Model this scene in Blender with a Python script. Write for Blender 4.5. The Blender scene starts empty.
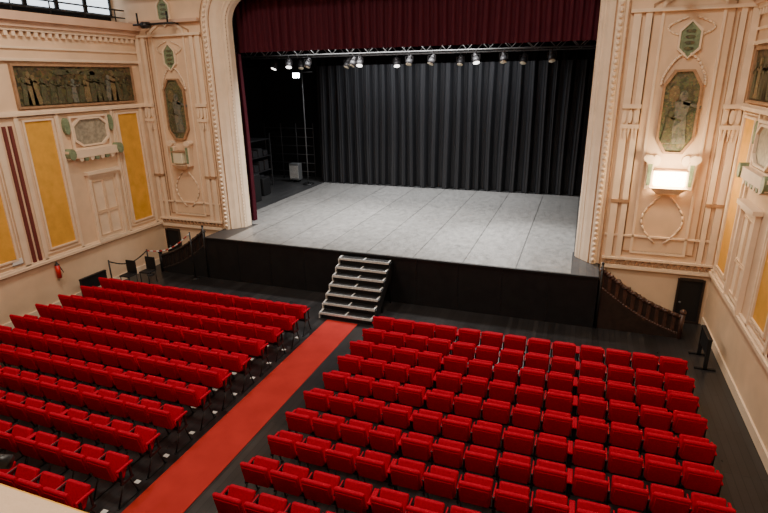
import bpy, bmesh, math, random
from mathutils import Matrix, Vector
random.seed(7)
S=bpy.context.scene
# ---------------------------------------------------------------- materials
def mat(name,col,rough=.6,metal=0,noise=0,nscale=6,bump=0,bscale=40,spec=.5,emit=None,estr=0,sheen=0,coat=0):
    m=bpy.data.materials.new(name);m.use_nodes=True;nt=m.node_tree;N=nt.nodes;L=nt.links
    b=N['Principled BSDF'];b.inputs['Base Color'].default_value=(*col,1);b.inputs['Roughness'].default_value=rough
    b.inputs['Metallic'].default_value=metal;b.inputs['Specular IOR Level'].default_value=spec
    if sheen: b.inputs['Sheen Weight'].default_value=sheen
    if coat: b.inputs['Coat Weight'].default_value=coat
    tc=N.new('ShaderNodeTexCoord')
    if noise:
        n=N.new('ShaderNodeTexNoise');n.inputs['Scale'].default_value=nscale;n.inputs['Detail'].default_value=6
        L.new(tc.outputs['Object'],n.inputs['Vector'])
        r=N.new('ShaderNodeValToRGB');r.color_ramp.elements[0].position=.3;r.color_ramp.elements[1].position=.7
        r.color_ramp.elements[0].color=(*[c*(1-noise) for c in col],1);r.color_ramp.elements[1].color=(*[min(1,c*(1+noise)) for c in col],1)
        L.new(n.outputs['Fac'],r.inputs['Fac']);L.new(r.outputs['Color'],b.inputs['Base Color'])
    if bump:
        n2=N.new('ShaderNodeTexNoise');n2.inputs['Scale'].default_value=bscale;L.new(tc.outputs['Object'],n2.inputs['Vector'])
        bp=N.new('ShaderNodeBump');bp.inputs['Strength'].default_value=bump;bp.inputs['Distance'].default_value=.02
        L.new(n2.outputs['Fac'],bp.inputs['Height']);L.new(bp.outputs['Normal'],b.inputs['Normal'])
    if emit: b.inputs['Emission Color'].default_value=(*emit,1);b.inputs['Emission Strength'].default_value=estr
    return m
CREAM=mat('plaster_cream',(.76,.55,.37),.75,noise=.10,nscale=1.2,bump=.15)
CREAM2=mat('plaster_light',(.84,.66,.48),.65,noise=.06,nscale=3)
PINK=mat('plaster_pink',(.66,.44,.31),.75,noise=.08,nscale=2)
TAN=mat('trim_tan',(.38,.22,.12),.6,noise=.2,nscale=8)
YEL=mat('panel_yellow',(.74,.38,.05),.7,noise=.10,nscale=4)
GREEN=mat('ornament_green',(.20,.26,.15),.6,noise=.3,nscale=14)
REDM=mat('maroon_paint',(.16,.03,.025),.6)
CHRED=mat('chain_red',(.5,.03,.03),.5)
BLACK=mat('black_paint',(.010,.010,.011),.6,spec=.3)
BLACKM=mat('black_metal',(.015,.015,.016),.4,metal=.3)
STAGEBLK=mat('stage_black',(.008,.008,.009),.5,noise=.3,nscale=5,spec=.35)
DBROWN=mat('dark_brown_wood',(.022,.012,.009),.5,noise=.4,nscale=9)
BROWN=mat('brown_wood',(.060,.026,.017),.45,noise=.35,nscale=7)
SEATRED=mat('seat_fabric_red',(.42,.001,.020),.85,noise=.15,nscale=30,bump=.1,bscale=300,spec=.12)
CARPET=mat('carpet_red',(.42,.032,.028),.95,noise=.10,nscale=2.2,bump=.4,bscale=200,spec=.1)
VELVET=mat('velvet_black',(.010,.0105,.013),.6,spec=.5)
VELVET2=mat('velvet_matte_black',(.003,.003,.0035),.9,spec=.1)
BURG=mat('velvet_burgundy',(.055,.002,.010),.75,spec=.25)
WHITE=mat('white_paint',(.8,.8,.78),.5)
OFFW=mat('worn_white_edge',(.55,.55,.53),.5,noise=.2,nscale=12)
GREY=mat('grey_metal',(.16,.165,.17),.45,metal=.3)
DGREY=mat('dark_grey_metal',(.05,.05,.055),.45,metal=.3)
GLOW=mat('lamp_glass',(1,.9,.75),.4,emit=(1,.80,.52),estr=22)
GLOWN=mat('lamp_glass_unlit',(.75,.68,.5),.3)
LENS=mat('stage_lamp_lens',(1,1,1),.3,emit=(1,.95,.88),estr=5)
FLOOD=mat('flood_glass',(1,1,1),.4,emit=(.9,.95,1),estr=60)
DAY=mat('window_daylight',(.9,.95,1),.4,emit=(.75,.88,1),estr=2.2)
STONEG=mat('cartouche_stone',(.34,.30,.22),.5,noise=.3,nscale=10)
def mosaic(name,cols,sc=2.2,cell=22,mul=.35):
    m=bpy.data.materials.new(name);m.use_nodes=True;nt=m.node_tree;N=nt.nodes;L=nt.links;b=N['Principled BSDF'];b.inputs['Roughness'].default_value=.5
    tc=N.new('ShaderNodeTexCoord')
    v=N.new('ShaderNodeTexVoronoi');v.inputs['Scale'].default_value=cell;L.new(tc.outputs['Object'],v.inputs['Vector'])
    n=N.new('ShaderNodeTexNoise');n.inputs['Scale'].default_value=sc;n.inputs['Detail'].default_value=4;n.inputs['Distortion'].default_value=1.2
    L.new(v.outputs['Position'],n.inputs['Vector'])
    r=N.new('ShaderNodeValToRGB');e=r.color_ramp.elements
    e[0].position=.33;e[0].color=(*cols[0],1);e[1].position=.68;e[1].color=(*cols[-1],1)
    for i,c in enumerate(cols[1:-1]):
        k=e.new(.33+.35*(i+1)/(len(cols)-1));k.color=(*c,1)
    L.new(n.outputs['Fac'],r.inputs['Fac'])
    mx=N.new('ShaderNodeMix');mx.data_type='RGBA';mx.blend_type='MULTIPLY';mx.inputs[0].default_value=mul
    L.new(r.outputs['Color'],mx.inputs[6]);L.new(v.outputs['Color'],mx.inputs[7]);L.new(mx.outputs[2],b.inputs['Base Color'])
    return m
MOS=mosaic('mosaic_frieze_mat',[(.02,.02,.012),(.05,.045,.02),(.16,.12,.05),(.04,.035,.02),(.20,.15,.07)],3.0,16)
MED=mosaic('medallion_mat',[(.05,.06,.03),(.10,.11,.06),(.20,.18,.09),(.08,.09,.05),(.26,.21,.11)],4.5,26)
FIG1=mosaic('figure_ochre',[(.12,.08,.04),(.26,.19,.09),(.16,.12,.06),(.34,.26,.14)],6,30,.25)
FIG2=mosaic('figure_olive',[(.05,.06,.03),(.12,.12,.06),(.08,.07,.04),(.20,.18,.10)],6,30,.25)
FIG3=mosaic('figure_slate',[(.08,.09,.08),(.18,.18,.14),(.24,.22,.16)],6,30,.25)
def planks(name,c1,c2,rough,width,axis='y',length=3.0,seam=.01,spec=.5,offset=.5,ov=.6,nsc=1.1,aniso=None,lo=.25,hi=.78,scuff=0):
    m=bpy.data.materials.new(name);m.use_nodes=True;nt=m.node_tree;N=nt.nodes;L=nt.links;b=N['Principled BSDF'];b.inputs['Specular IOR Level'].default_value=spec
    tc=N.new('ShaderNodeTexCoord');mp=N.new('ShaderNodeMapping');L.new(tc.outputs['Object'],mp.inputs['Vector'])
    if axis=='y': mp.inputs['Rotation'].default_value=(0,0,math.pi/2)
    if length>50: mp.inputs['Location'].default_value=(50,0.35,0)
    br=N.new('ShaderNodeTexBrick');br.offset=offset;br.inputs['Scale'].default_value=1;br.inputs['Brick Width'].default_value=length;br.inputs['Row Height'].default_value=width
    br.inputs['Mortar Size'].default_value=seam;br.inputs['Mortar Smooth'].default_value=0;br.inputs['Color1'].default_value=(*c1,1);br.inputs['Color2'].default_value=(*c2,1)
    br.inputs['Mortar'].default_value=(*[c*.35 for c in c1],1)
    L.new(mp.outputs[0],br.inputs['Vector'])
    n=N.new('ShaderNodeTexNoise');n.inputs['Scale'].default_value=nsc;n.inputs['Detail'].default_value=10;n.inputs['Roughness'].default_value=.7
    if aniso:
        m2=N.new('ShaderNodeMapping');m2.inputs['Scale'].default_value=aniso;L.new(tc.outputs['Object'],m2.inputs['Vector']);L.new(m2.outputs[0],n.inputs['Vector'])
    else: L.new(tc.outputs['Object'],n.inputs['Vector'])
    r=N.new('ShaderNodeValToRGB');r.color_ramp.elements[0].position=.28;r.color_ramp.elements[1].position=.72
    r.color_ramp.elements[0].color=(lo,lo,lo,1);r.color_ramp.elements[1].color=(hi,hi,hi,1);L.new(n.outputs['Fac'],r.inputs['Fac'])
    mx=N.new('ShaderNodeMix');mx.data_type='RGBA';mx.blend_type='OVERLAY';mx.inputs[0].default_value=ov
    L.new(br.outputs['Color'],mx.inputs[6]);L.new(r.outputs['Color'],mx.inputs[7])
    out=mx.outputs[2]
    if scuff:
        # thin wandering scuff marks
        for sc,seed in ((.9,0),(1.7,7)):
            m3=N.new('ShaderNodeMapping');m3.inputs['Location'].default_value=(seed,seed*2,0);L.new(tc.outputs['Object'],m3.inputs['Vector'])
            n3=N.new('ShaderNodeTexNoise');n3.inputs['Scale'].default_value=sc;n3.inputs['Detail'].default_value=3;n3.inputs['Distortion'].default_value=1.5;L.new(m3.outputs[0],n3.inputs['Vector'])
            r3=N.new('ShaderNodeValToRGB');e=r3.color_ramp.elements;e[0].position=.485;e[0].color=(1,1,1,1);e[1].position=.515;e[1].color=(1,1,1,1);k=e.new(.5);k.color=(.62,.62,.62,1)
            L.new(n3.outputs['Fac'],r3.inputs['Fac'])
            mm=N.new('ShaderNodeMix');mm.data_type='RGBA';mm.blend_type='MULTIPLY';mm.inputs[0].default_value=scuff;L.new(out,mm.inputs[6]);L.new(r3.outputs['Color'],mm.inputs[7]);out=mm.outputs[2]
    L.new(out,b.inputs['Base Color'])
    mr=N.new('ShaderNodeMapRange');mr.inputs[3].default_value=rough-.15;mr.inputs[4].default_value=rough+.15;L.new(n.outputs['Fac'],mr.inputs[0]);L.new(mr.outputs[0],b.inputs['Roughness'])
    return m
FLOORM=planks('floor_boards_dark',(.013,.012,.013),(.028,.026,.027),.32,.14,'y',2.6,.006)
DANCE=planks('dance_floor_vinyl',(.185,.18,.172),(.21,.203,.195),.34,1.5,'y',100,.016,offset=0,ov=.7,nsc=3.2,spec=.7,aniso=(1.8,1,1),lo=.30,hi=.70,scuff=.6)
STAGEW=planks('stage_boards',(.030,.030,.032),(.04,.04,.04),.45,.2,'y',3,.006)

# ---------------------------------------------------------------- builder
class B:
    def __init__(s): s.bm=bmesh.new();s.mats=[]
    def mi(s,m):
        if m not in s.mats:s.mats.append(m)
        return s.mats.index(m)
    def _fin(s,fs,m,smooth=False):
        i=s.mi(m)
        for f in fs:f.material_index=i;f.smooth=smooth
    def box(s,x0,x1,y0,y1,z0,z1,m,bev=0,M=None,seg=2,smooth=False):
        r=bmesh.ops.create_cube(s.bm,size=1);vs=r['verts']
        for v in vs: v.co=Vector(((x0+x1)/2+v.co.x*(x1-x0),(y0+y1)/2+v.co.y*(y1-y0),(z0+z1)/2+v.co.z*(z1-z0)))
        fs=list({f for v in vs for f in v.link_faces})
        if bev:
            es=list({e for v in vs for e in v.link_edges})
            r=bmesh.ops.bevel(s.bm,geom=es,offset=bev,segments=seg,affect='EDGES',profile=.5,clamp_overlap=True)
            fs=list(set([f for f in fs if f.is_valid]+r['faces']));vs=list({v for f in fs for v in f.verts})
        if M: 
            for v in vs:v.co=M@v.co
        s._fin(fs,m,smooth or bev>0)
    def cyl(s,p0,p1,r,m,seg=10,r2=None):
        p0=Vector(p0);p1=Vector(p1);d=p1-p0
        q=d.to_track_quat('Z','Y').to_matrix().to_4x4();q.translation=(p0+p1)/2
        g=bmesh.ops.create_cone(s.bm,cap_ends=True,segments=seg,radius1=r,radius2=r if r2 is None else r2,depth=d.length,matrix=q)
        s._fin({f for v in g['verts'] for f in v.link_faces},m,True)
    def sph(s,c,r,m,seg=10,sc=(1,1,1)):
        M=Matrix.Translation(c)@Matrix.Diagonal((*sc,1))
        g=bmesh.ops.create_uvsphere(s.bm,u_segments=seg,v_segments=max(4,seg//2+1),radius=r,matrix=M)
        s._fin({f for v in g['verts'] for f in v.link_faces},m,True)
    def prism(s,pts,ext,m,smooth=False):
        ext=Vector(ext);a=[s.bm.verts.new(Vector(p)) for p in pts];b=[s.bm.verts.new(Vector(p)+ext) for p in pts]
        n=len(pts);fs=[s.bm.faces.new(a[::-1]),s.bm.faces.new(b)]
        for i in range(n): fs.append(s.bm.faces.new((a[i],a[(i+1)%n],b[(i+1)%n],b[i])))
        s._fin(fs,m,smooth)
    def ring(s,outer,inner,ext,m):
        ext=Vector(ext);n=len(outer);o=[s.bm.verts.new(Vector(p)) for p in outer];i_=[s.bm.verts.new(Vector(p)) for p in inner]
        o2=[s.bm.verts.new(Vector(p)+ext) for p in outer];i2=[s.bm.verts.new(Vector(p)+ext) for p in inner];fs=[]
        for k in range(n):
            j=(k+1)%n
            for q in ((o[k],o[j],i_[j],i_[k]),(o2[j],o2[k],i2[k],i2[j]),(o[j],o[k],o2[k],o2[j]),(i_[k],i_[j],i2[j],i2[k])): fs.append(s.bm.faces.new(q))
        s._fin(fs,m)
    def grid(s,rows,m,smooth=True,closed=False):
        V=[[s.bm.verts.new(Vector(p)) for p in r] for r in rows];fs=[]
        for i in range(len(V)-1):
            for j in range(len(V[0])-1): fs.append(s.bm.faces.new((V[i][j],V[i][j+1],V[i+1][j+1],V[i+1][j])))
        s._fin(fs,m,smooth)
    def done(s,name):
        bmesh.ops.recalc_face_normals(s.bm,faces=s.bm.faces)
        me=bpy.data.meshes.new(name);s.bm.to_mesh(me);s.bm.free()
        for m in s.mats:me.materials.append(m)
        o=bpy.data.objects.new(name,me);S.collection.objects.link(o)
        return o
WX=9.15; WY=15.5; SZ=1.5; SF=14.32; TOP=12.0
# ---------------------------------------------------------------- shell
b=B();b.box(-10.2,10.2,-5,SF+.3,-.2,0,FLOORM);b.box(-10.2,-6.3,SF+.3,WY+.3,-.2,0,FLOORM);b.box(6.3,10.2,SF+.3,WY+.3,-.2,0,FLOORM);b.done('floor')
b=B();b.box(-10.2,10.2,-5,WY+.3,TOP,TOP+.2,CREAM);b.done('ceiling')
b=B();b.box(-10.2,10.2,-5.2,-5,0,TOP,CREAM);b.done('wall_back')
for sg,nm in ((-1,'left'),(1,'right')):
    b=B();a0,a1=sorted((sg*WX,sg*(WX+.3)))
    b.box(a0,a1,-5,WY,0,8.35,CREAM)
    a0,a1=sorted((sg*(WX+.9),sg*(WX+1.1)));b.box(a0,a1,-5,WY,8.35,TOP,BLACK)
    a0,a1=sorted((sg*(WX+.3),sg*(WX+1.1)));b.box(a0,a1,-5,WY,8.2,8.35,BLACK)
    b.done('wall_'+nm)
# front wall with arch
HW=5.66;R=.85;AT=9.15
path=[(-HW,SZ,-1,0)]+[(-HW,SZ+(AT-R-SZ)*t/12,-1,0) for t in range(1,12)]
for k in range(0,13):
    a=math.pi-k/12*math.pi/2;path.append((-HW+R+R*math.cos(a),AT-R+R*math.sin(a),math.cos(a),math.sin(a)))
path+= [(-HW+R+(2*HW-2*R)*t/10,AT,0,1) for t in range(1,10)]
path+=[(-x,z,-nx,nz) for x,z,nx,nz in path[::-1] if x<-HW+R+.001 ]
prof=[(0,16.2),(0,15.95),(.03,15.9),(.03,15.84),(.08,15.8),(.12,15.74),(.14,15.74),(.22,15.62),(.30,15.54),(.34,15.49),(.36,15.46),(.39,15.46),(.41,15.40),(.45,15.37),(.53,15.37),(.57,15.40),(.59,15.47),(.64,15.47),(.66,15.43),(.69,15.43),(.71,15.52)]
b=B();b.grid([[(x+nx*d,y,z+nz*d) for d,y in prof] for x,z,nx,nz in path],CREAM2,False)
def along(off,step):
    pts=[(x+nx*off,z+nz*off) for x,z,nx,nz in path];out=[];acc=0
    for p,q in zip(pts,pts[1:]):
        L=math.dist(p,q)
        if L<1e-6: continue
        t=step-acc
        while t<=L: out.append((p[0]+(q[0]-p[0])*t/L,p[1]+(q[1]-p[1])*t/L));t+=step
        acc=(acc+L)%step
    return out
for x,z in along(.49,.15): b.sph((x,15.35,z),.055,CREAM2,8)
for x,z in along(.05,.12): b.sph((x,15.86,z),.03,TAN,6)
for k,y0 in ((.675,15.425),(.375,15.455)):
    b.grid([[(x+nx*(k+d),y0-e,z+nz*(k+d)) for d,e in ((-.02,0),(-.01,.012),(.01,.012),(.02,0))] for x,z,nx,nz in path],TAN)
b.done('trim_proscenium_arch')
b=B()
for sg in(-1,1):
    a0,a1=sorted((sg*6.36,sg*10.2));b.box(a0,a1,WY,WY+.3,0,TOP,CREAM)
op=[(x+nx*.70,z+nz*.70) for x,z,nx,nz in path if z>AT-R-1e-4]
op=[(-6.36,AT-R)]+op+[(6.36,AT-R)]
for p,q in zip(op,op[1:]):
    if q[0]-p[0]>1e-4: b.prism([(p[0],WY,p[1]),(q[0],WY,q[1]),(q[0],WY,TOP),(p[0],WY,TOP)],(0,.3,0),CREAM)
b.done('wall_front')
# ---------------------------------------------------------------- ornament helpers
def plane(side):
    if side=='L': return lambda u,v,d:(-WX+d,u,v)
    if side=='R': return lambda u,v,d:(WX-d,u,v)
    return lambda u,v,d:(u,WY-d,v)
def vec(P,d): return Vector(P(0,0,d))-Vector(P(0,0,0))
def rect(u0,u1,v0,v1): return [(u0,v0),(u1,v0),(u1,v1),(u0,v1)]
def offp(poly,w):
    c=(sum(p[0] for p in poly)/len(poly),sum(p[1] for p in poly)/len(poly));o=[]
    for p in poly:
        dx,dy=p[0]-c[0],p[1]-c[1];o.append((p[0]+(w if dx>1e-3 else -w if dx<-1e-3 else 0),p[1]+(w if dy>1e-3 else -w if dy<-1e-3 else 0)))
    return o
def slab(b,P,poly,d0,d1,m): b.prism([P(u,v,d0) for u,v in poly],vec(P,d1-d0),m)
def frame(b,P,poly,w,d0,d1,m): b.ring([P(u,v,d0) for u,v in offp(poly,w)],[P(u,v,d0) for u,v in poly],vec(P,d1-d0),m)
def octo(cu,cv,hu,hv,k=.45):
    return [(cu-hu*k,cv-hv),(cu+hu*k,cv-hv),(cu+hu,cv-hv*(1-k*.8)),(cu+hu,cv+hv*(1-k*.8)),(cu+hu*k,cv+hv),(cu-hu*k,cv+hv),(cu-hu,cv+hv*(1-k*.8)),(cu-hu,cv-hv*(1-k*.8))]
def ell(cu,cv,hu,hv,n=24,a0=0,a1=2*math.pi):
    return [(cu+hu*math.cos(a0+(a1-a0)*i/n),cv+hv*math.sin(a0+(a1-a0)*i/n)) for i in range(n)]
def figure(b,P,u,v,h,m,d0=.05,lean=0):
    w=h*.17
    slab(b,P,[(u-w,v),(u+w,v),(u+w*.6+lean*.6,v+h*.55),(u+w*.8+lean,v+h*.8),(u-w*.8+lean,v+h*.8),(u-w*.6+lean*.6,v+h*.55)],d0,d0+.03,m)
    slab(b,P,ell(u+lean,v+h*.9,h*.075,h*.1,10),d0,d0+.035,m)
    slab(b,P,[(u+lean,v+h*.75),(u+lean+w*1.8,v+h*.66),(u+lean+w*1.9,v+h*.72),(u+lean,v+h*.8)],d0,d0+.03,m)
# ---------------------------------------------------------------- side walls decoration
for sd,nm in(('L','left'),('R','right')):
    P=plane(sd)
    for (y0,y1) in ((10.85,15.0),(3.8,9.3)):
        b=B();slab(b,P,rect(y0,y1,5.98,7.05),.01,.05,MOS);frame(b,P,rect(y0,y1,5.98,7.05),.06,.01,.1,TAN)
        u=y0+.25
        while u<y1-.2:
            figure(b,P,u,6.02,random.uniform(.65,.95),random.choice((FIG1,FIG2,FIG3,FIG2,FIG2)),.05,random.uniform(-.08,.08));u+=random.uniform(.16,.3)
        for k in range(6): slab(b,P,ell(random.uniform(y0+.4,y1-.4),random.uniform(6.75,6.95),.3,.08,10),.05,.07,FIG2)
        b.done('mosaic_frieze')
    b=B()
    for y0,y1 in((10.85,11.7),(14.15,15.0),(8.9,9.75),(6.0,6.85),(4.2,5.05)):
        slab(b,P,rect(y0,y1,1.9,5.57),0,.03,YEL);frame(b,P,rect(y0,y1,1.9,5.57),.05,0,.07,CREAM2);frame(b,P,rect(y0-.13,y1+.13,1.77,5.66),.03,0,.04,CREAM2)
    b.done('trim_yellow_panels_'+nm)
    b=B()
    for y in (10.22,10.40): slab(b,P,rect(y,y+.09,1.6,5.5),0,.05,REDM)
    b.done('trim_maroon_strips_'+nm)
    b=B()
    for y0,y1 in((9.95,10.12),(10.58,10.68),(15.14,15.24),(13.86,13.94),(11.86,11.94)): slab(b,P,rect(y0,y1,1.6,5.75),0,.06,CREAM2)
    for v0,v1,d in((1.5,1.58,.1),(1.58,1.64,.06),(5.74,5.82,.10),(5.82,5.88,.06),(7.18,7.26,.08),(7.5,7.56,.05),(7.95,8.05,.12),(8.05,8.2,.2),(8.2,8.42,.32)):
        slab(b,P,rect(-5,15.5,v0,v1),0,d,CREAM2 if v0<8 else PINK)
    for v0 in (1.49,5.73,7.17,7.94): slab(b,P,rect(-5,15.5,v0-.025,v0),0,.05,TAN)
    u=4.0
    while u<15.4: slab(b,P,rect(u,u+.1,7.82,7.95),0,.1,CREAM2);u+=.22
    slab(b,P,rect(-5,15.5,0,.22),0,.04,CREAM2)
    b.done('trim_mouldings_'+nm)
    b=B()
    slab(b,P,rect(12.25,13.65,4.62,5.62),.01,.05,PINK);frame(b,P,rect(12.3,13.6,4.67,5.57),.06,.05,.12,CREAM2)
    slab(b,P,octo(12.95,5.13,.6,.38,.6),.05,.08,STONEG);frame(b,P,octo(12.95,5.13,.6,.38,.6),.05,.05,.14,CREAM2)
    slab(b,P,[(11.95,4.38),(13.95,4.38),(14.0,4.62),(11.9,4.62)],.01,.22,CREAM2)
    for s2 in(-1,1):
        slab(b,P,ell(12.95+s2*.92,4.52,.12,.17,14),.01,.26,GREEN);slab(b,P,ell(12.95+s2*.82,5.35,.10,.25,14),.01,.12,GREEN)
    for k in range(7): slab(b,P,ell(12.35+k*.2,4.36,.08,.10,10),.01,.2,GREEN if k%2 else CREAM2)
    b.done('cartouche')
    b=B();slab(b,P,rect(12.6,13.6,1.64,3.7),.01,.04,CREAM2);frame(b,P,rect(12.6,13.6,1.64,3.7),.09,.01,.12,CREAM2)
    for u0,u1 in((12.7,13.05),(13.15,13.5)):
        for v0,v1 in((1.8,2.5),(2.6,3.55)): frame(b,P,rect(u0,u1,v0,v1),.03,.04,.07,CREAM)
    slab(b,P,rect(12.45,13.75,3.8,3.9),.01,.2,CREAM2);b.done('trim_niche_'+nm)
    b=B()
    for k in range(4):
        y0=11.3+k*1.05; slab(b,P,rect(y0,y0+.92,8.75,9.35),-.86,-.8,DAY);frame(b,P,rect(y0,y0+.92,8.75,9.35),.05,-.86,-.74,BLACK)
    b.done('window_1' if sd=='L' else 'window_2')
    b=B()
    for z in(8.62,8.85): b.cyl(P(4,z,-.2),P(15.4,z,-.2),.025,BLACKM)
    for k in range(10): b.cyl(P(4.2+k*1.2,8.35,-.2),P(4.2+k*1.2,8.85,-.2),.02,BLACKM)
    b.done('gallery_railing')
# ---------------------------------------------------------------- front wall decoration
PF=plane('F')
for sg in(-1,1):
    c=7.75*sg
    b=B();o=octo(c,5.65,.38,.97,.45);slab(b,PF,o,.01,.05,MED);frame(b,PF,o,.05,.01,.11,TAN)
    figure(b,PF,c+.02,4.88,1.3,FIG3,.05,.04);figure(b,PF,c-.2,4.9,.8,FIG2,.055,.03);slab(b,PF,ell(c+.12,5.95,.16,.28,12),.05,.065,FIG2);slab(b,PF,ell(c-.16,6.1,.12,.2,12),.05,.07,FIG1);b.done('mosaic_medallion')
    for v,h,w in ((7.35,.40,.21),(8.75,.42,.22)):
        b=B();o=[(c,v-h),(c+w,v-h*.45),(c+w,v+h*.45),(c,v+h),(c-w,v+h*.45),(c-w,v-h*.45)];slab(b,PF,o,.01,.05,GREEN);frame(b,PF,o,.04,.01,.09,CREAM2)
        for k in range(4): slab(b,PF,ell(c,v-h*.5+k*h*.33,w*.55,h*.1,10),.05,.07,MED)
        b.done('leaf_plaque')
    b=B()
    for i0,i1,d,m in((.62,.68,.05,CREAM2),(.85,.88,.03,TAN)): frame(b,PF,[(c-i0,1.95),(c+i0,1.95),(c+i0,8.15),(c+i0*.5,8.35),(c-i0*.5,8.35),(c-i0,8.15)],i1-i0,0,d,m)
    for u0,u1 in((6.45,6.62),(6.72,6.86),(8.72,8.84),(8.95,9.10)):
        a0,a1=sorted((sg*u0,sg*u1));slab(b,PF,rect(a0,a1,1.7,8.0),0,.07,CREAM2)
    for u0 in(6.63,6.87,8.70,8.85):
        a0,a1=sorted((sg*u0,sg*(u0+.015)));slab(b,PF,rect(a0,a1,1.8,7.9),0,.03,TAN)
    for u0,u1 in((6.44,6.88),(8.70,9.12)):
        a0,a1=sorted((sg*u0,sg*u1))
        slab(b,PF,rect(a0,a1,5.25,5.35),0,.13,CREAM2);slab(b,PF,rect(a0,a1,5.75,5.85),0,.13,CREAM2)
        for k in range(3):
            q=a0+.07+k*.14;slab(b,PF,ell(q,5.55,.05,.17,10),0,.12,CREAM2)
        for k in range(5):
            q=a0+.03+k*.09;slab(b,PF,[(q-.03,5.25),(q+.03,5.25),(q,4.95)],0,.1,CREAM2)
        slab(b,PF,rect(a0,a1,3.3,3.38),0,.1,TAN)
    a0,a1=sorted((sg*6.38,sg*9.15))
    for v0,v1,d,m in((1.42,1.52,.10,CREAM2),(1.68,1.74,.09,CREAM2),(8.0,8.08,.12,CREAM2),(8.4,8.5,.18,PINK),(9.2,9.35,.3,PINK),(2.35,2.40,.05,CREAM2)): slab(b,PF,rect(a0,a1,v0,v1),0,d,m)
    u=a0+.05
    while u<a1-.1: slab(b,PF,[(u,1.54),(u+.14,1.54),(u+.07,1.67)],0,.07,TAN);u+=.16
    for s2 in(-1,1):
        pts=[(c+s2*(.48-.42*(t/10)**2.2),6.3+t*.075+.02*math.sin(t)) for t in range(11)]
        for p,q in zip(pts,pts[1:]): b.cyl(PF(*p,.03),PF(*q,.03),.03,CREAM2,6)
        pts=[(c+s2*(.1+.4*math.sin(t*math.pi/10)),7.85-t*.045) for t in range(11)]
        for p,q in zip(pts,pts[1:]): b.cyl(PF(*p,.03),PF(*q,.03),.022,CREAM2,6)
        slab(b,PF,ell(c+s2*.34,4.45,.1,.14,12),0,.1,CREAM2)
        pts=[(c+s2*(.12+.38*math.sin(t*math.pi/8)),3.5-t*.16) for t in range(9)]
        for p,q in zip(pts,pts[1:]): b.cyl(PF(*p,.03),PF(*q,.03),.025,CREAM2,6)
    b.done('trim_splay_left' if sg<0 else 'trim_splay_right')
    b=B();zc=4.02
    g=GLOW if sg>0 else GLOWN;hw=.36 if sg>0 else .2
    b.box(c-hw,c+hw,WY-.34,WY-.08,zc-.2,zc+.2,g,.03)
    b.prism([(c-hw-.08,WY-.38,zc-.24),(c+hw+.08,WY-.38,zc-.24),(c+hw-.1,WY-.2,zc-.42),(c-hw+.1,WY-.2,zc-.42)],(0,.19,0),CREAM2)
    b.box(c-hw-.04,c+hw+.04,WY-.36,WY-.01,zc+.20,zc+.23,TAN)
    for s2 in(-1,1):
        uu=c+s2*(hw+.12)
        slab(b,PF,[(uu-.07,zc-.3),(uu+.07,zc-.3),(uu+.10,zc+.35),(uu+s2*.14,zc+.5),(uu-.08,zc+.4)],.01,.2,CREAM2)
        slab(b,PF,[(uu-.04,zc-.2),(uu+.04,zc-.2),(uu+.05,zc+.35),(uu-.05,zc+.35)],.2,.22,GREEN)
        slab(b,PF,ell(uu+s2*.05,zc+.49,.13,.10,12),.01,.24,CREAM2)
    b.done('sconce_lamp')
    b=B();a0,a1=sorted((sg*8.42,sg*8.98));slab(b,PF,rect(a0,a1,0,1.3),.01,.03,BLACK);frame(b,PF,rect(a0,a1,.06,1.24),.05,.03,.08,DBROWN)
    b.sph(PF(a0+.08,.6,.06),.03,GREY);b.done('door_1' if sg<0 else 'door_2')
    b=B();z=8.35
    b.cyl((c-.9,WY-.5,z),(c+.7,WY-.5,z),.035,BLACKM)
    for q in(-.7,.5): b.cyl((c+q,WY-.5,z),(c+q,WY-.02,z+.05),.03,BLACKM);b.cyl((c+q,WY-.5,z),(c+q,WY-.5,z+.35),.03,BLACKM)
    b.cyl((c-.3,WY-.75,z-.05),(c-.3,WY-.45,z-.02),.1,BLACKM,14);b.cyl((c-.3,WY-.5,z),(c-.3,WY-.55,z-.05),.03,BLACKM)
    b.done('lighting_boom')
# ---------------------------------------------------------------- stage
b=B();b.box(-6.3,6.3,SF,WY+.3,0,SZ-.03,STAGEBLK);b.box(-6.32,6.32,SF-.04,WY-.01,SZ-.06,SZ-.005,BLACK)
for k in range(11):
    x=-6.3+k*1.26
    b.box(x-.01,x+.01,SF-.012,SF,.05,SZ-.08,BLACKM)
b.box(-10.95,10.95,WY+.35,25.95,SZ-.2,SZ-.005,STAGEW);b.box(-6.3,6.3,SF,WY+.36,SZ-.03,SZ-.004,STAGEW);b.done('stage_platform')
b=B();b.box(-6.75,5.75,16.3,24.5,SZ-.005,SZ+.004,DANCE);b.box(-5.45,5.6,SF+.02,16.3,SZ-.005,SZ+.004,DANCE);b.done('dance_floor')
b=B();b.box(-11.2,-11,WY+.3,26,0,TOP,BLACK);b.box(11,11.2,WY+.3,26,0,TOP,BLACK);b.box(-11.2,11.2,26,26.2,0,TOP,BLACK);b.box(-11,-5.7,16.2,16.3,SZ,TOP,BLACK);b.box(5.7,11,16.2,16.3,SZ,TOP,BLACK);b.box(-11.2,11.2,16.3,26.2,TOP,TOP+.2,BLACK);b.box(-6.5,6.5,16.2,16.3,9.25,TOP,BLACK);b.done('wall_stagehouse')
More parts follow.
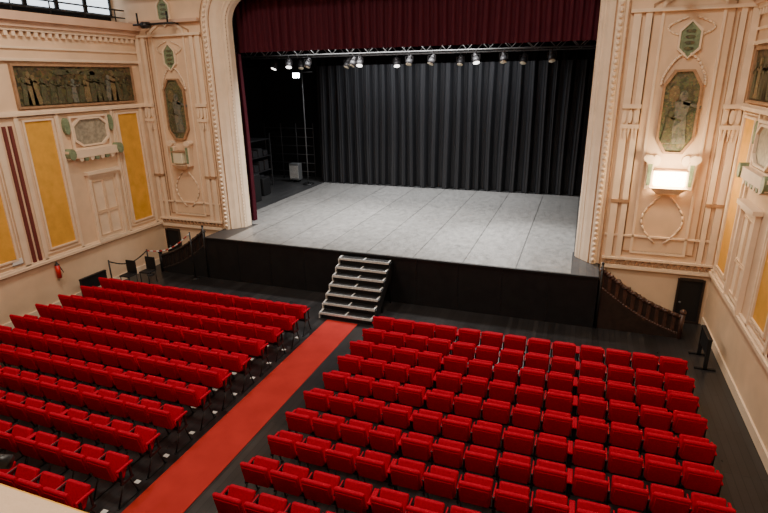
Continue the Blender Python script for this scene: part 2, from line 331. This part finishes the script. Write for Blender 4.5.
def drape(name,x0,x1,y,z0,z1,m,per=.42,amp=.10,seed=1,nz=14):
    rnd=random.Random(seed);n=int((x1-x0)/.025);ph=0;prof=[]
    p=per
    for i in range(n+1):
        x=x0+(x1-x0)*i/n;ph+=(x1-x0)/n/p*2*math.pi
        if ph>2*math.pi: ph-=2*math.pi;p=per*rnd.uniform(.65,1.35)
        sn=math.sin(ph);prof.append((x,(abs(sn)**.6*math.copysign(1,sn))*amp*(p/per)+.2*amp*math.sin(3*ph)))
    b=B();b.grid([[(x+.03*math.sin(x*2.1+k*.25),y+o*(.6+.4*(1-k/nz)),z0+(z1-z0)*k/nz) for x,o in prof] for k in range(nz+1)],m)
    return b.done(name)
drape('stage_curtain_back',-7.05,8.6,24.75,SZ+.02,8.6,VELVET,.50,.22,3)
drape('pelmet_burgundy',-6.0,6.0,16.75,7.48,9.7,BURG,.26,.07,4,6)
drape('house_curtain',-6.9,-5.82,16.75,SZ+.02,7.45,BURG,.24,.06,5)
drape('house_curtain',5.78,6.7,16.95,SZ+.02,9.4,BURG,.24,.06,6)
drape('stage_wing_curtain',6.5,8.3,20.0,SZ+.02,9.4,VELVET2,.24,.06,7)
drape('stage_wing_curtain',6.5,8.3,23,SZ+.02,9.4,VELVET2,.24,.06,8)
drape('stage_border_curtain',-8.5,8.5,20.9,7.08,9.8,VELVET2,.4,.06,9,6)
def fixture(b,x,y,z,lit=False,tilt=.5,yaw=0):
    b.cyl((x,y,z),(x,y,z-.14),.015,BLACKM)
    b.box(x-.13,x+.13,y-.02,y+.02,z-.16,z-.14,BLACKM);b.box(x-.14,x-.12,y-.02,y+.02,z-.32,z-.14,BLACKM);b.box(x+.12,x+.14,y-.02,y+.02,z-.32,z-.14,BLACKM)
    d=Vector((math.sin(yaw)*math.cos(tilt),-math.cos(yaw)*math.cos(tilt),-math.sin(tilt)))
    c=Vector((x,y,z-.3));b.cyl(c-d*.2,c-d*.05,.07,DGREY,14,.1);b.cyl(c-d*.05,c+d*.12,.1,DGREY,14,.12);b.cyl(c+d*.121,c+d*.13,.105,LENS if lit else GLOWN,14)
for y,z,fx in ((18.6,7.42,(-5.0,-4.2,-2.4,-2.15,-.3,.5,2.0,2.9,4.4)),(19.9,7.40,(-6.4,-5.2,-3.2,-1.2,1.2,3.4))):
    b=B();b.cyl((-7.5,y,z),(7.5,y,z),.025,GREY);b.cyl((-7.5,y,z+.35),(7.5,y,z+.35),.025,GREY)
    x=-7.4
    while x<7.3: b.cyl((x,y,z),(x+.35,y,z+.35),.014,GREY,6);b.cyl((x+.35,y,z+.35),(x+.7,y,z),.014,GREY,6);x+=.7
    for x in(-5,0,5): b.cyl((x,y,z+.35),(x,y,TOP-.02),.01,BLACKM,6)
    for i,q in enumerate(fx): fixture(b,q,y,z,i%3==0,1.1,random.uniform(-.6,.6))
    b.done('lighting_truss')
b=B();b.cyl((-7.35,23.9,SZ),(-7.35,23.9,7.0),.03,GREY);b.cyl((-7.35,23.9,SZ),(-7.35,23.9,SZ+.04),.3,BLACKM,16)
b.cyl((-7.9,23.9,6.9),(-6.8,23.9,6.9),.03,DGREY);b.box(-7.75,-7.35,23.7,23.85,6.62,6.88,BLACKM);b.box(-7.72,-7.38,23.68,23.70,6.65,6.85,FLOOD)
b.done('floodlight_stand')
b=B()
for x in(-10.2,-9.0):
    for y in(21.2,23.2): b.box(x-.03,x+.03,y-.03,y+.03,SZ,SZ+2.6,DGREY)
for z in(.15,.8,1.5,2.3): b.box(-10.2,-9.0,21.2,23.2,SZ+z,SZ+z+.04,DGREY)
for k in range(12):
    z=(.19,.84,1.54)[k%3];y=21.3+.45*(k//3);b.box(-9.9,-9.05,y,y+.38,SZ+z,SZ+z+random.uniform(.25,.55),random.choice((BLACK,DBROWN,DGREY)),.02)
b.done('equipment_rack')
b=B();b.box(-8.6,-8.05,24.2,24.6,SZ+.1,SZ+.95,GREY,.03)
for k in range(8): b.box(-8.55+k*.065,-8.52+k*.065,24.18,24.2,SZ+.2,SZ+.85,OFFW)
for x in(-8.5,-8.15): b.box(x-.04,x+.04,24.3,24.5,SZ,SZ+.1,BLACK)
b.done('electric_heater')
for (x,y,h) in((-7.9,19.6,1.2),(-8.3,21.0,.8)):
    b=B();b.box(x-.35,x+.35,y-.3,y+.3,SZ+.0,SZ+h,BLACK,.03);b.box(x-.3,x+.3,y-.32,y-.3,SZ+.08,SZ+h-.08,BLACKM);b.cyl((x,y-.33,SZ+h*.4),(x,y-.32,SZ+h*.4),.22,DGREY,20);b.cyl((x,y-.33,SZ+h*.8),(x,y-.32,SZ+h*.8),.09,DGREY,16);b.done('loudspeaker')
b=B()
for k in range(6):
    z=SZ+.4+k*.45;b.cyl((-10.5,25.2,z),(-7.6,25.2,z),.02,DGREY,6)
for x in(-10.5,-9.5,-8.6,-7.6): b.cyl((x,25.2,SZ),(x,25.2,SZ+2.9),.025,DGREY,6)
b.done('scaffold_frame')
# ---------------------------------------------------------------- front steps
b=B();n=7;x0,x1=-1.12,.50;y0=12.55;SE=SF-.06;run=(SE-y0)/n;rise=SZ/(n+.6);xm=(x0+x1)/2
for k in range(n):
    z=rise*(k+1);ya=y0+run*k
    b.box(x0,x1,ya,ya+run,z-.045,z,BLACK)
    b.box(x0,x1,ya-.015,ya,z-.065,z+.003,OFFW)
    for xx in (x0,xm-.02,x1-.04): b.box(xx,xx+.04,ya,ya+run,z,z+.005,OFFW)
    b.box(x0+.04,x1-.04,ya+.02,ya+.035,z-rise,z-.045,BLACK)
for x in(x0-.03,x1,xm-.015):
    pts=[]
    for k in range(n): ya=y0+run*k;pts+=[(x,ya,rise*k),(x,ya,rise*(k+1)-.045)]
    pts+=[(x,SE,rise*n-.045),(x,SE,rise*n-.4),(x,y0+.35,0)]
    b.prism(pts,(.03,0,0),BLACKM if x==x1 else OFFW if x<xm-.1 else BLACK)
for x in(x0+.03,x1-.03):
    b.cyl((x,SE-.05,0),(x,SE-.05,rise*n-.05),.025,BLACKM,8);b.cyl((x,y0+.9,0),(x,y0+.9,rise*3.5),.025,BLACKM,8)
b.done('stage_steps')
for sg in(-1,1):
    b=B();n=7;xs=6.36;xe=8.3;SM=BROWN if sg>0 else STAGEBLK
    for k in range(n):
        xa=xs+(xe-xs)*k/n;z=SZ*(1-(k+1)/(n+1));a0,a1=sorted((sg*xa,sg*(xa+(xe-xs)/n)));b.box(a0,a1,14.45,15.25,0,z,SM);b.box(a0-.02,a1+.02,14.45,15.25,z,z+.025,DBROWN)
    top=[]
    for k in range(31):
        t=k/30;top.append((sg*(xs+(xe+.1-xs)*t),14.42,1.70-1.1*t-.14*math.sin(t*math.pi)))
    low=[(p[0],14.42,max(p[2]-.50,.0)) for p in top]
    b.prism([(sg*xs,14.42,0)]+low+[(sg*(xe+.1),14.42,0)],(0,-.06,0),DBROWN if sg>0 else BLACK)
    b.prism(low+top[::-1],(0,-.03,0),DBROWN)
    for k in range(0,30,3):
        p=Vector(top[k]).lerp(Vector(top[k+1]),.5)
        b.box(p[0]-.05,p[0]+.05,14.36,14.40,max(p[2]-.46,.02),p[2]-.03,SM if sg>0 else DBROWN,.015);b.sph((p[0],14.38,p[2]+.01),.07,SM if sg>0 else DBROWN,10,(1.4,1,.6))
    for p,q in zip(top,top[1:]):
        o=Vector((0,-.035,.0));b.cyl(Vector(p)+o,Vector(q)+o,.055,SM if sg>0 else DBROWN,8)
    for p,q in zip(low,low[1:]):
        o=Vector((0,-.035,.02));b.cyl(Vector(p)+o,Vector(q)+o,.035,SM if sg>0 else DBROWN,8)
    b.cyl((sg*(xe+.12),14.38,0),(sg*(xe+.12),14.38,.68),.06,SM);b.sph((sg*(xe+.12),14.38,.74),.08,SM)
    b.cyl((sg*6.38,14.34,0),(sg*6.38,14.34,1.85),.03,BLACKM);b.sph((sg*6.38,14.34,1.87),.04,BLACKM)
    b.done('side_stairs')
b=B()
for (x,y,h) in((-6.75,14.1,1.7),(-8.6,13.95,.95),(-8.95,12.6,.95)):
    b.cyl((x,y,0),(x,y,h),.025,BLACKM);b.cyl((x,y,0),(x,y,.03),.14,BLACKM,14)
A=[(-6.75,14.1,1.65),(-8.6,13.95,.9),(-8.95,12.6,.9)]
for p,q in zip(A,A[1:]):
    for k in range(14):
        t0,t1=k/14,(k+1)/14;f=lambda t:Vector(p).lerp(Vector(q),t)-Vector((0,0,.25*math.sin(math.pi*t)))
        b.cyl(f(t0),f(t1),.022,(WHITE,CHRED)[k%2] if p is A[0] else BLACKM,8)
b.done('barrier_chain')
for (cx,cy,l) in((-8.7,11.7,.9),(8.75,13.2,.75)):
    b=B()
    for y in(cy-l/2,cy+l/2): b.box(cx-.04,cx+.04,y-.03,y+.03,0,.75,BLACK);b.box(cx-.22,cx+.22,y-.03,y+.03,0,.04,BLACK)
    b.box(cx-.03,cx+.03,cy-l/2,cy+l/2,.35,.75,BLACK);b.box(cx-.05,cx+.05,cy-l/2-.04,cy+l/2+.04,.75,.79,BLACK,.01)
    b.done('crowd_barrier')
for (x,y) in((-8.35,12.75),(-8.0,13.25)):
    b=B();b.box(x-.2,x+.2,y-.2,y+.2,.42,.46,BLACK,.01);b.box(x-.2,x+.2,y+.16,y+.2,.46,.9,BLACK,.01)
    for a in(-.17,.17):
        for c in(-.17,.17): b.cyl((x+a,y+c,0),(x+a,y+c,.43),.015,BLACKM,6)
    b.done('folding_chair')
b=B();b.cyl((-9.05,10.85,.95),(-9.05,10.85,1.35),.07,mat('extinguisher_red',(.6,.02,.02),.3),14);b.sph((-9.05,10.85,1.35),.07,BLACKM);b.cyl((-9.05,10.85,1.36),(-9.05,10.85,1.46),.025,BLACKM);b.cyl((-9.0,10.85,1.4),(-8.97,10.95,1.1),.012,BLACKM);b.done('fire_extinguisher')
b=B();b.box(-9.12,-9.09,9.6,9.9,1.75,1.9,WHITE);b.box(-9.125,-9.085,9.58,9.92,1.73,1.75,GREY);b.done('notice_sign')
b=B();b.box(-.86,.09,-4,12.5,.0,.012,CARPET);b.done('aisle_carpet')
# ---------------------------------------------------------------- seats
def seatrow(n,x0,x1,gaps):
    b=B();w=(x1-x0-.04*len(gaps))/n;x=x0;brk=set(gaps);edges=[]
    for i in range(n):
        cx=x+w/2;hw=w/2-.026
        M=Matrix.Translation((cx,0,.46))@Matrix.Rotation(math.radians(11),4,'X')
        b.box(-hw,hw,0,.075,.02,.42,SEATRED,.034,M,3)
        b.box(-hw+.03,hw-.03,-.012,.01,.02,.36,SEATRED,.006,M,1)
        M=Matrix.Translation((cx,.16,.40))@Matrix.Rotation(math.radians(60),4,'X')
        b.box(-hw+.02,hw-.02,0,.37,-.045,.04,SEATRED,.034,M,3)
        edges.append((x,i in brk or i==0))
        if i+1 in brk or i==n-1: edges.append((x+w,True))
        x+=w+(.04 if i+1 in brk else 0)
    for ex,end in edges:
        b.box(ex-.024,ex+.024,.02,.36,.63,.665,SEATRED if end else BLACKM,.014,None,2)
        b.box(ex-.014,ex+.014,.07,.11,.36,.64,BLACKM);b.box(ex-.014,ex+.014,.27,.30,.38,.64,BLACKM)
        b.box(ex-.016,ex+.016,.06,.32,.36,.40,BLACKM)
        b.cyl((ex,.12,.38),(ex,-.06,.02),.016,BLACKM,6);b.cyl((ex,.24,.38),(ex,.36,.02),.016,BLACKM,6)
        b.box(ex-.02,ex+.02,-.09,.40,0,.02,BLACKM)
    b.box(x0,x1,.14,.19,.34,.38,BLACKM)
    me=b.done('tmp');d=me.data;bpy.data.objects.remove(me);return d
dR=seatrow(13,.95,8.08,[4,9]);dL=seatrow(13,-8.10,-1.0,[4,9])
PITCH=.712
for i in range(12):
    y=11.43-PITCH*i
    for d in(dR,dL):
        o=bpy.data.objects.new('theatre_seat_row',d);o.location=(random.uniform(-.04,.04),y+random.uniform(-.02,.02),0.001);S.collection.objects.link(o)
b=B()
for i in range(12):
    y=11.43-PITCH*i
    b.box(-1.75,-1.62,y-.2,y-.1,0,.004,WHITE);b.box(-1.2,-1.1,y-.22,y-.14,0,.004,WHITE)
b.done('floor_markings')
# ---------------------------------------------------------------- balcony
b=B();b.box(-WX+.02,WX-.02,-4.98,.82,4.3,4.6,CREAM);b.box(-WX+.02,WX-.02,.6,.84,4.6,5.34,CREAM2);b.box(-WX+.02,WX-.02,.56,.87,5.33,5.395,YEL,.01)
for k in range(30): b.box(-WX+.3+k*.6,-WX+.34+k*.6,.84,.86,4.4,5.3,TAN)
b.done('balcony_parapet')
b=B();b.cyl((3.64,1.0,5.30),(3.70,1.03,5.29),.026,BLACKM,14);b.cyl((3.66,.88,5.25),(3.66,1.0,5.29),.012,BLACKM);b.done('spotlight')
def area(name,loc,size,e,col,rot=(0,0,0),sy=None,spread=None):
    l=bpy.data.lights.new(name,'AREA');l.energy=e;l.color=col;l.size=size
    if sy: l.shape='RECTANGLE';l.size_y=sy
    if spread:l.spread=spread
    o=bpy.data.objects.new(name,l);o.location=loc;o.rotation_euler=rot;S.collection.objects.link(o);return o
for x in(-4.5,4.5):
    for y in(3,9.5):
        area('house_light',(x,y,11.7),2.2,430,(1,.89,.74))
area('stage_light',(-1.0,17.6,8.9),7,900,(1,.97,.93),sy=1,spread=math.radians(120))
area('stage_light',(-1,23.2,8.9),8,560,(.96,.98,1),sy=.6,spread=math.radians(110))
def spot(loc,tgt,e,deg,col=(1,.98,.95),blend=.9):
    l=bpy.data.lights.new('stage_spot','SPOT');l.energy=e;l.color=col;l.spot_size=math.radians(deg);l.spot_blend=blend;l.shadow_soft_size=.12
    o=bpy.data.objects.new('stage_spot',l);o.location=loc;o.rotation_euler=(Vector(tgt)-Vector(loc)).to_track_quat('-Z','Y').to_euler();S.collection.objects.link(o)
spot((3.5,18.6,6.9),(4.2,16.4,SZ),2600,75)
spot((-2.2,18.6,6.9),(-3.0,18.0,SZ),1300,75)
spot((.6,19.9,6.9),(.6,18.2,SZ),800,80)
spot((2.9,18.6,6.9),(1.5,15.6,SZ),1400,70)
l=bpy.data.lights.new('sconce_light','POINT');l.energy=110;l.color=(1,.75,.45);l.shadow_soft_size=.2;o=bpy.data.objects.new('sconce_light',l);o.location=(7.75,WY-.6,4.35);S.collection.objects.link(o)
w=bpy.data.worlds.new('World');S.world=w;w.use_nodes=True;w.node_tree.nodes['Background'].inputs[0].default_value=(.9,.85,.8,1);w.node_tree.nodes['Background'].inputs[1].default_value=.05
# ---------------------------------------------------------------- camera
f,pi_,ya,ro=531.66,.32498,.35495,-.01636
cp,sp=math.cos(pi_),math.sin(pi_)
V=Vector((0,cp,sp));H=Vector((0,-sp,cp));X=Vector((1,0,0))
D=H*math.cos(ya)+X*math.sin(ya);Rr=X*math.cos(ya)-H*math.sin(ya)
Mz=Matrix.Rotation(ro,3,'Z');Rr,D,V=Mz@Rr,Mz@D,Mz@V
cx=Vector((Rr[0],D[0],-V[0]));cd=Vector((Rr[1],D[1],-V[1]));cf=Vector((Rr[2],D[2],-V[2]))
M=Matrix((cx,-cd,-cf)).transposed().to_4x4();M.translation=(5.55,0,6.6)
cam=bpy.data.objects.new('camera',bpy.data.cameras.new('camera'));S.collection.objects.link(cam);cam.matrix_world=M;cam.data.lens=f*36/768;cam.data.sensor_width=36;cam.data.clip_start=.05
S.camera=cam
